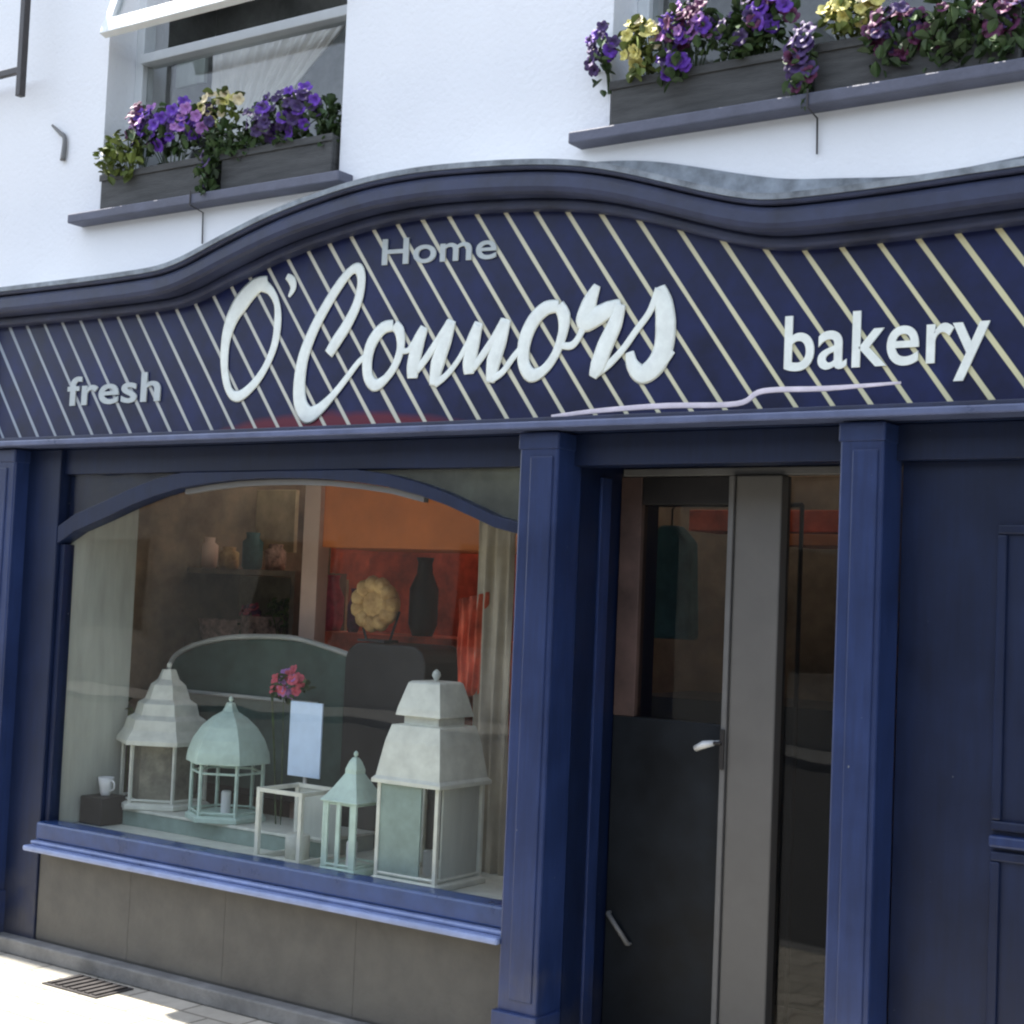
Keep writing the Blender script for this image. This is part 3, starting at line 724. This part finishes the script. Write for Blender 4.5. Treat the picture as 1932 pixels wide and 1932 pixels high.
# ---------------------------------------------------------------- deeper furnishings
def pbox(name, m, u0, v0, u1, v1, y, d, label, cat, bevel=.004, zbot=None):
    a, b_ = P(u0, (v0 + v1) / 2, y), P(u1, (v0 + v1) / 2, y)
    zt = P((u0 + u1) / 2, v0, y).z; zb = P((u0 + u1) / 2, v1, y).z if zbot is None else zbot
    o = MB().box(a.x, b_.x, y, y + d, zb, zt).build(name, m, bevel=bevel)
    return tag(o, label, cat)
pbox('post', 'beige', 562, 915, 592, 1500, .95, .08, 'plain beige post in the middle of the shop behind the window', 'post', zbot=.022)
bk = pbox('ceiling_bulkhead', 'orange', 594, 880, 1000, 1036, .98, .5, 'deep orange boxed beam below the ceiling right of the beige post', 'beam')
# shelf unit on the left with baskets, a plant and a tan board above
ysh = 1.25
a, b_ = P(255, 1100, ysh), P(556, 1100, ysh)
t = thing('shelf_unit', ((a.x + b_.x) / 2, ysh, .02), 'brown wooden shelf unit left of the beige post with wicker baskets on it', 'shelf unit')
zs = [P(400, v, ysh).z for v in (1072, 1215)]
MB().box(a.x, a.x + .03, ysh, ysh + .4, .021, zs[0]).build('side_panel', 'brown', t)
MB().box(b_.x - .03, b_.x, ysh, ysh + .4, .021, zs[0]).build('side_panel', 'brown', t)
for i, z in enumerate(zs + [.75, .4]): MB().box(a.x + .031, b_.x - .031, ysh, ysh + .4, z - .028, z).build('shelf', 'brown', t)
MB().box(a.x, b_.x, ysh + .401, ysh + .42, .021, zs[0] - .03).build('back_panel', 'tan', t)
def basket(u, wpx, z, y, hpx, label):
    x = P(u, 1150, y).x; w_ = pxw(u, u + wpx, 1150, y) / 2; h_ = hpx / 430
    s = MB().lathe([(w_ * .8, z), (w_ * .95, z + h_ * .5), (w_, z + h_), (w_ * 1.04, z + h_ + .012), (w_ * .9, z + h_ + .012), (w_ * .85, z + h_ * .3)], x, y + .18, 20, 0)
    o = s.build('wicker_basket', 'wicker', smooth=True); tag(o, label, 'basket', 'wicker baskets on the shelf')
basket(300, 88, zs[1] + .001, ysh, 56, 'brown wicker basket standing at the left end of the brown shelf')
basket(385, 80, zs[1] + .001, ysh, 50, 'brown wicker basket beside the middle of the brown shelf')
basket(455, 70, zs[1] + .001, ysh, 62, 'rose brown wicker basket nearest the green plant on the brown shelf')
for u_, h_, m_, lb_ in ((392, .17, 'beige', 'pinkish storage jar on top of the shelf unit beside the dark cabinet'), (432, .12, 'gold', 'short golden jar on top of the shelf unit'), (476, .20, 'teal', 'tall teal jar on top of the shelf unit'), (520, .14, 'wicker', 'brown jar on top of the shelf unit nearest the beige post')):
    x_ = P(u_, 1050, ysh + .15).x
    tag(MB().lathe([(.045, zs[0] + .001), (.055, zs[0] + .02), (.055, zs[0] + h_ * .75), (.035, zs[0] + h_ * .85), (.038, zs[0] + h_)], x_, ysh + .15, 18, 0).build('jar', m_, smooth=True), lb_, 'jar', 'jars on top of the shelf unit')
pbox('tan_board', 'tan', 330, 925, 556, 1040, ysh + .5, .03, 'tan notice board on the wall above the shelf unit', 'board')
pbox('dark_cabinet', 'darkwood', 255, 960, 330, 1075, ysh + .1, .3, 'dark cabinet standing on top of the shelf unit at its left', 'cabinet', zbot=zs[0] + .001)
# added bench, its arched back standing in for a car reflected in the glass
yb = .80
arc = [(318, 1262), (332, 1236), (370, 1216), (430, 1203), (500, 1201), (560, 1205), (620, 1222), (680, 1243), (740, 1262), (790, 1290)]
ap = [P(u, v, yb) for u, v in arc]
t = thing('car_reflection_bench', ((ap[0].x + ap[-1].x) / 2, yb, .02), 'added bench with a pale arched back rail standing in for a car reflection behind the lanterns', 'bench')
MB().tube(catmull(ap, 6), .013).build('car_reflection_rail', 'rail', t, smooth=True)
lowz = zz(550, 1500, yb)
MB().prism([(p.x, p.z - .012) for p in ap] + [(ap[-1].x, lowz), (ap[0].x, lowz)], yb + .004, yb + .03).build('car_reflection_back', 'greenglass', t)
m0, m1 = P(345, 1303, yb - .01), P(600, 1303, yb - .01)
MB().tube([m0, Vector((m1.x, m1.y, m0.z))], .009).build('middle_rail', 'rail', t)
MB().box(ap[0].x, ap[-1].x, yb + .031, yb + .45, lowz - .04, lowz).build('added_bench_seat', 'darkwood', t, bevel=.006)
for xx in (ap[0].x + .03, ap[-1].x - .03):
    for yy in (yb + .05, yb + .42): MB().box(xx - .02, xx + .02, yy - .02, yy + .02, .021, lowz - .041).build('added_bench_leg', 'darkwood', t)
# dark rounded armchair / chest with a golden loaf on it
yk = .62
def rounded(u0, u1, vtop, y, d, m, name, label, cat, zb):
    a, b_ = P(u0, vtop + 80, y), P(u1, vtop + 80, y); zt = P((u0 + u1) / 2, vtop, y).z; r = .09
    pts = [(a.x, zb)]
    for i in range(9):
        q = PI - PI / 2 * i / 8; pts.append((a.x + r + r * math.cos(q), zt - r + r * math.sin(q)))
    for i in range(9):
        q = PI / 2 - PI / 2 * i / 8; pts.append((b_.x - r + r * math.cos(q), zt - r + r * math.sin(q)))
    pts.append((b_.x, zb))
    return tag(MB().prism(pts, y, y + d).build(name, m, bevel=.01), label, cat), zt, a.x, b_.x
_, zt_k, xa_, xb_ = rounded(648, 800, 1215, yk + .13, .3, 'darkwood', 'dark_cabinet', 'dark round shouldered cabinet behind the largest cream lantern', 'cabinet', .022)
yl_ = yk + .28; c = P(716, 1140, yl_)
t = thing('bread_loaf', (c.x, yl_, zt_k), 'big round golden knotted loaf on edge in a wire stand on the dark cabinet', 'bread')
lf = MB().ball((c.x, yl_, c.z), .115, 3, (1, .5, .95))
for k in range(11):
    a_ = 2 * PI * k / 11; lf.ball((c.x + .095 * math.cos(a_), yl_ - .035, c.z + .09 * math.sin(a_)), .042, 2, (1, .9, 1))
lf.build('loaf', 'gold', t, smooth=True)
MB().box(c.x - .08, c.x + .08, yl_ - .05, yl_ + .05, zt_k + .001, zt_k + .012).tube([(c.x - .07, yl_, zt_k + .01), (c.x - .12, yl_, c.z - .03)], .006).tube([(c.x + .07, yl_, zt_k + .01), (c.x + .12, yl_, c.z - .03)], .006).build('stand', 'iron', t)
yv = 1.3
# red shelf with dark vase and red goods
a, b_ = P(594, 1200, yv), P(930, 1200, yv); zsh = P(760, 1200, yv).z
t = thing('red_dresser', ((a.x + b_.x) / 2, yv, .02), 'rust red dresser standing against the shop wall under the orange beam', 'dresser')
MB().box(a.x, b_.x, yv, yv + .45, .021, zsh).build('cupboard', 'redwall', t, bevel=.006)
MB().box(a.x, b_.x, yv + .40, yv + .45, zsh + .001, zsh + .80).build('back_panel', 'redwall', t)
def jar(u, vt, vb, rpx, y, m, label, cat, name, zb=None):
    x = P(u, (vt + vb) / 2, y).x; zt = P(u, vt, y).z; zb = P(u, vb, y).z if zb is None else zb; r = rpx / 420.; h_ = zt - zb
    o = MB().lathe([(r * .7, zb), (r, zb + h_ * .15), (r, zb + h_ * .6), (r * .55, zb + h_ * .8), (r * .5, zb + h_ * .93), (r * .62, zt)], x, y, 20, 0).build(name, m, smooth=True)
    return tag(o, label, cat)
jar(800, 1052, 1190, 30, yv + .1, 'darkwood', 'tall dark vase on the red dresser to the right of the golden loaf', 'vase', 'vase', zsh + .002)
jar(628, 1085, 1190, 24, yv + .1, 'redflower', 'red jar on the red dresser to the left of the golden loaf', 'jar', 'jar', zsh + .002)
jar(668, 1110, 1190, 14, yv + .05, 'plum', 'narrow plum jar on the red dresser next to the red jar', 'jar', 'jar', zsh + .002)
curtain('drape', (866, 924), (862, 908), 1130, 1320, .62, 'redwall', 'rust red drape hanging at the right side of the shop window', waves=4, amp=.012)
M['beiged'] = mat('beige_drape', (.42, .37, .28), rough=.9)
curtain('drape', (905, 975), (884, 950), 930, 1690, .62, 'beiged', 'long pale beige drape at the right edge of the shop window', waves=3, amp=.012)

# goods seen through the door
yg = 1.2
pbox('door_side_curtain', 'beige', 1182, 960, 1208, 1300, YD + .35, .02, 'narrow dusty pink board standing inside at the left of the glass door', 'board', zbot=.022)
a, b_ = P(1215, 990, yg), P(1300, 990, yg)
t = thing('coat', ((a.x + b_.x) / 2, yg, a.z), 'dark teal coat hanging on a rail inside the glass door', 'coat')
zc0 = P(1250, 1205, yg).z; mx_ = (a.x + b_.x) / 2
MB().prism([(mx_ - .04, a.z), (mx_ + .04, a.z), (b_.x, a.z - .07), (b_.x + .02, zc0), (a.x - .02, zc0), (a.x, a.z - .07)], yg, yg + .10).build('cloth', 'teal', t, bevel=.02)
MB().tube([(mx_, yg + .05, a.z - .001), (mx_, yg + .05, a.z + .07), (mx_ + .02, yg + .05, a.z + .09)], .004).build('hook', 'iron', t)
t = thing('clothes_rail', (mx_, yg, .02), 'thin dark clothes rail inside the shop carrying the teal coat', 'clothes rail')
MB().tube([(mx_ - .5, yg + .05, a.z + .09), (mx_ + .6, yg + .05, a.z + .09)], .010).build('bar', 'iron', t)
for xx in (mx_ - .5, mx_ + .6): MB().tube([(xx, yg + .05, a.z + .09), (xx, yg + .05, .022)], .010).build('post', 'iron', t)
pbox('counter', 'darkwood', 1180, 1330, 1700, 1900, 1.55, .6, 'dark shop counter seen low down through the glass door', 'counter', zbot=.022)
pbox('shelf_board', 'orange', 1470, 1008, 1600, 1030, 1.7, .3, 'orange brown shelf seen through the narrow glass beside the grey door edge', 'shelf')
pbox('pelmet', 'redwall', 1300, 962, 1600, 1003, 1.75, .3, 'deep red pelmet above the orange brown shelf inside the door', 'pelmet')

# ================================================================ PLANTS
def leaf_mesh():
    s = MB(); L_ = .045
    pts = [(0, 0), (.012, .012), (.016, .026), (.009, .038), (0, L_), (-.009, .038), (-.016, .026), (-.012, .012)]
    c0 = s.bm.verts.new((0, .022, -.004)); vs = [s.bm.verts.new((a, b, abs(a) * .35 - (b - .02) ** 2 * 6)) for a, b in pts]
    for i in range(8): s.bm.faces.new((c0, vs[i], vs[(i + 1) % 8]))
    me = bpy.data.meshes.new('leaf'); s.bm.to_mesh(me); s.bm.free(); return me
LEAF = leaf_mesh()
def blossom_mesh(m):
    s = MB(); n = 5; R_ = .034
    c0 = s.bm.verts.new((0, 0, -.014)); ring = []
    for i in range(n * 6):
        a = 2 * PI * i / (n * 6); lobe = .80 + .20 * abs(math.cos(a * n / 2)) ** .6
        ring.append((a, lobe))
    r1 = [s.bm.verts.new((.012 * math.cos(a), .012 * math.sin(a), -.004)) for a, _ in ring]
    r2 = [s.bm.verts.new((R_ * .6 * l * math.cos(a), R_ * .6 * l * math.sin(a), .004)) for a, l in ring]
    r3 = [s.bm.verts.new((R_ * l * math.cos(a), R_ * l * math.sin(a), .002 + .004 * math.cos(a * 5))) for a, l in ring]
    N = len(ring)
    for i in range(N):
        j = (i + 1) % N
        s.bm.faces.new((c0, r1[i], r1[j])); s.bm.faces.new((r1[i], r2[i], r2[j], r1[j])); s.bm.faces.new((r2[i], r3[i], r3[j], r2[j]))
    me = bpy.data.meshes.new('blossom'); s.bm.to_mesh(me); s.bm.free(); me.materials.append(M[m])
    for p in me.polygons: p.use_smooth = True
    return me
BL = {k: blossom_mesh(k) for k in ('purple', 'violet', 'plum', 'pinkp', 'yellow', 'creamp', 'redflower')}
def plant(name, label, u, v, ru, rv, y, ry, kinds, nl, nf, zsoil, lm='leaf', group='flowering plants in the window boxes', size=1.0):
    random.seed(int(u) * 7 + int(v))
    c = P(u, v, y); rx = (P(u + ru, v, y).x - c.x); rz = abs(P(u, v - rv, y).z - c.z)
    t = thing(name, (c.x, max(y, -.005) if group else y, zsoil), label, 'plant', group)
    s = MB()
    def rnd():
        while True:
            q = Vector((random.uniform(-1, 1), random.uniform(-1, 1), random.uniform(-1, 1)))
            if q.length < 1: return q
    def place(q): return Vector((c.x + q.x * rx, y + q.y * ry, c.z + q.z * rz))
    for i in range(nl):
        q = rnd(); p = place(q); p.z -= rz * .3; p.z += (p.z - (c.z - rz * .3)) * .25
        m_ = Matrix.Translation(p) @ Matrix.Rotation(random.uniform(0, 2 * PI), 4, 'Z') @ Matrix.Rotation(random.uniform(-1.3, 1.3), 4, 'X') @ Matrix.Rotation(random.uniform(-.8, .8), 4, 'Y') @ Matrix.Scale(random.uniform(.6, 1.25) * size, 4)
        vs = [s.bm.verts.new(m_ @ v_.co) for v_ in LEAF.vertices]
        for f_ in LEAF.polygons: s.bm.faces.new([vs[k] for k in f_.vertices])
    for i in range(max(5, nl // 12)):
        q = rnd(); p = place(q); b0 = Vector((c.x + q.x * rx * .3, max(y, 0), zsoil - .01))
        s.tube(catmull([b0, (b0 + p) / 2 + Vector((0, 0, .03)), p], 4), .0022, n=5)
    s.build('foliage', lm, t)
    for i in range(int(nf * 1.6)):
        q = rnd(); q.y = -abs(q.y); q = q.normalized() * random.uniform(.55, 1.05); p = place(q)
        o = bpy.data.objects.new('blossom', BL[random.choice(kinds)]); C.objects.link(o); o.parent = t
        o.location = p - Vector(t.location)
        d = Vector((q.x * .7 + random.uniform(-.4, .7), -1.0, q.z * .6 + random.uniform(-.1, .6))).normalized()
        o.rotation_euler = d.to_track_quat('Z', 'Y').to_euler(); s_ = random.uniform(.55, .98) * size; o.scale = (s_, s_, s_)
    return t
def planter(u0, u1, x0, x1, label, h=.17):
    if x0 is None: x0 = P(u0, 300, -.06).x
    if x1 is None: x1 = P(u1, 300, -.06).x
    y0, y1 = -.025, .14; z0 = ZS
    t = thing('window_box', ((x0 + x1) / 2, .02, z0), label, 'window box', 'window boxes on the upper sills')
    b = MB(); th = .014
    b.box(x0, x1, y0, y0 + th, z0, z0 + h); b.box(x0, x1, y1 - th, y1, z0, z0 + h)
    b.box(x0, x0 + th, y0 + th, y1 - th, z0, z0 + h); b.box(x1 - th, x1, y0 + th, y1 - th, z0, z0 + h); b.box(x0 + th, x1 - th, y0 + th, y1 - th, z0, z0 + .012)
    b.build('trough', 'planter', t, bevel=.003)
    rim = MB(); rim.box(x0 - .006, x1 + .006, y0 - .008, y0 - .0005, z0 + h - .028, z0 + h + .002)
    rim.build('rim', 'planter', t, bevel=.002)
    box('soil', 'soil', x0 + th, x1 - th, y0 + th, y1 - th, z0 + .013, z0 + h - .02, t)
    return z0 + h - .02
zs1 = planter(0, 0, -1.235, P(380, 300, -.06).x, 'grey wooden window box at the left of the upper left window')
planter(0, 0, P(407, 300, -.06).x, .150, 'grey wooden window box at the right of the upper left window')
planter(0, 0, 1.455, P(1492, 150, -.06).x, 'brown grey window box at the left of the upper right window')
planter(0, 0, P(1528, 150, -.06).x, 2.88, 'brown grey window box at the right of the upper right window')
yp = -.01
plant('trailing_plant', 'yellow green trailing plant spilling over the left end of the upper left window', 228, 285, 40, 36, -.05, .06, ['yellow'], 170, 0, zs1, 'leafy')
plant('petunia', 'bright purple petunia over the left box of the upper left window', 330, 238, 82, 42, yp, .10, ['purple', 'purple', 'purple', 'pinkp', 'violet'], 170, 46, zs1)
plant('petunia', 'mauve and plum petunia at the left of the purple one in the upper left window', 272, 232, 28, 34, yp, .08, ['pinkp', 'plum', 'plum'], 50, 9, zs1)
plant('pansy', 'cream and yellow blossoms between the two purple plants of the upper left window', 412, 205, 42, 32, yp + .02, .06, ['creamp', 'creamp', 'yellow'], 60, 11, zs1, 'leafy')
plant('trailing_plant', 'green plant below the cream blossoms in the upper left window', 440, 258, 60, 24, -.03, .05, ['yellow'], 150, 0, zs1)
plant('petunia', 'dusky violet petunia over the right box of the upper left window', 540, 212, 76, 44, yp, .10, ['violet', 'violet', 'purple', 'violet'], 130, 42, zs1)
plant('trailing_plant', 'dark leafy plant against the right side of the upper left window', 622, 220, 18, 52, yp + .03, .05, ['violet'], 90, 0, zs1)
plant('trailing_plant', 'dark trailing stems hanging in the gap between the boxes of the upper left window', 392, 320, 13, 40, -.06, .04, ['violet'], 70, 3, zs1)
# right window
plant('petunia', 'dark violet petunia hanging out past the left edge of the upper right window', 1137, 88, 26, 52, -.06, .05, ['violet', 'violet', 'purple'], 26, 13, zs1)
plant('pansy', 'lemon yellow blossoms at the left corner of the upper right window', 1212, 80, 36, 42, -.04, .07, ['yellow', 'yellow', 'creamp'], 90, 15, zs1, 'leafy')
plant('petunia', 'purple and mauve petunia right of the lemon yellow blossoms in the upper right window', 1300, 50, 52, 46, yp - .03, .09, ['purple', 'pinkp', 'violet', 'plum'], 110, 26, zs1)
plant('petunia', 'violet petunia trailing below the lemon yellow blossoms of the upper right window', 1268, 118, 26, 26, -.07, .04, ['violet', 'purple'], 40, 8, zs1)
plant('trailing_plant', 'green leaves in the middle of the left box of the upper right window', 1400, 55, 60, 40, yp, .08, ['violet'], 190, 5, zs1)
plant('petunia', 'dark violet petunia above the gap between the boxes of the upper right window', 1450, 25, 50, 46, yp, .08, ['violet', 'plum', 'purple'], 90, 18, zs1)
plant('petunia', 'dark plum stems and blossoms trailing down between the boxes of the upper right window', 1512, 110, 24, 62, -.075, .045, ['violet', 'plum', 'violet'], 70, 16, zs1)
plant('pansy', 'pale yellow blossoms over the right box of the upper right window', 1610, 22, 50, 32, yp, .08, ['yellow', 'creamp'], 110, 10, zs1, 'leafy')
plant('petunia', 'plum red petunia over the right box of the upper right window', 1690, 60, 62, 46, yp - .02, .08, ['plum', 'plum', 'violet'], 110, 24, zs1)
plant('trailing_plant', 'dark green leafy plant over the right box of the upper right window', 1790, 55, 62, 56, yp, .09, ['plum'], 300, 3, zs1)
plant('petunia', 'dark violet petunia at the right edge of the photo in the upper right window', 1890, 40, 55, 62, yp, .09, ['violet', 'plum'], 220, 16, zs1)
# shop plants
plant('potted_plant', 'small green plant on the brown shelf left of the beige post', 532, 1142, 22, 30, ysh + .15, .08, ['redflower'], 60, 0, zs[1], 'leafy', None)
plant('cut_flowers', 'pink red flower bunch above the pale blue card', 545, 1288, 34, 28, .52, .06, ['redflower', 'pinkp', 'redflower'], 40, 16, PZ, 'leaf', None)
plant('cut_flowers', 'dark red flowers on the shelf left of the green plant', 478, 1165, 20, 26, ysh + .12, .06, ['redflower', 'plum'], 20, 9, zs[1], 'leaf', None)
plant('green_sprig', 'small green sprig beside the white tiered lantern', 240, 1340, 10, 36, .52, .04, ['yellow'], 30, 0, PZ, 'leafy', None)

# ================================================================ SMALL THINGS ON THE WALL
a = P(44, -60, -.12); b_ = P(38, 182, -.12); zc = P(20, 137, -.12).z
t = thing('iron_bracket', (a.x, -.12, b_.z), 'dark iron bracket with an upright bar at the top left of the white wall', 'bracket')
MB().box(b_.x - .017, b_.x + .017, -.137, -.103, b_.z, ZS + 1.9).build('upright', 'iron', t, bevel=.003)
MB().box(b_.x - .75, b_.x - .018, -.132, -.108, zc - .016, zc + .016).build('arm', 'iron', t, bevel=.003)
MB().box(b_.x - .75, b_.x - .72, -.107, -.001, zc - .016, zc + .016).build('wall_stay', 'iron', t)
MB().box(b_.x - .012, b_.x + .012, -.102, -.001, ZS + 1.7, ZS + 1.73).build('wall_stay', 'iron', t)
a = P(98, 236, -.012); b_ = P(122, 262, -.012); c = P(118, 303, -.012)
t = thing('wall_hook', (b_.x, -.012, c.z), 'small bent grey metal hook fixed to the white wall left of the upper left window', 'hook')
MB().tube(catmull([a, a.lerp(b_, .6) + Vector((0, 0, .004)), b_, c], 5), [.006 + .012 * i / 15 for i in range(16)], n=8, squash=.5).build('hook', 'greylight', t, smooth=True)
for (u, va, vb, lb) in ((352, 372, 450, 'upper left'), (1519, 165, 275, 'upper right')):
    a = P(u, va, -.108); b_ = P(u, vb, -.108)
    o = MB().tube([(a.x, -.088, 3.36), (a.x, -.088, 3.30), (a.x + .002, -.012, 3.285), (a.x + .003, -.008, b_.z)], .0035, n=6).build('drip_wire', 'iron')
    tag(o, 'thin dark wire running down over the sill of the %s window' % lb, 'wire')
# added grating, standing in for a dark shadow patch on the pavement
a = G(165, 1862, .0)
t = thing('shadow_patch_grate', (a.x, a.y, .0), 'added dark iron grate standing in for a shadow patch on the sunlit pavement at the lower left', 'grate')
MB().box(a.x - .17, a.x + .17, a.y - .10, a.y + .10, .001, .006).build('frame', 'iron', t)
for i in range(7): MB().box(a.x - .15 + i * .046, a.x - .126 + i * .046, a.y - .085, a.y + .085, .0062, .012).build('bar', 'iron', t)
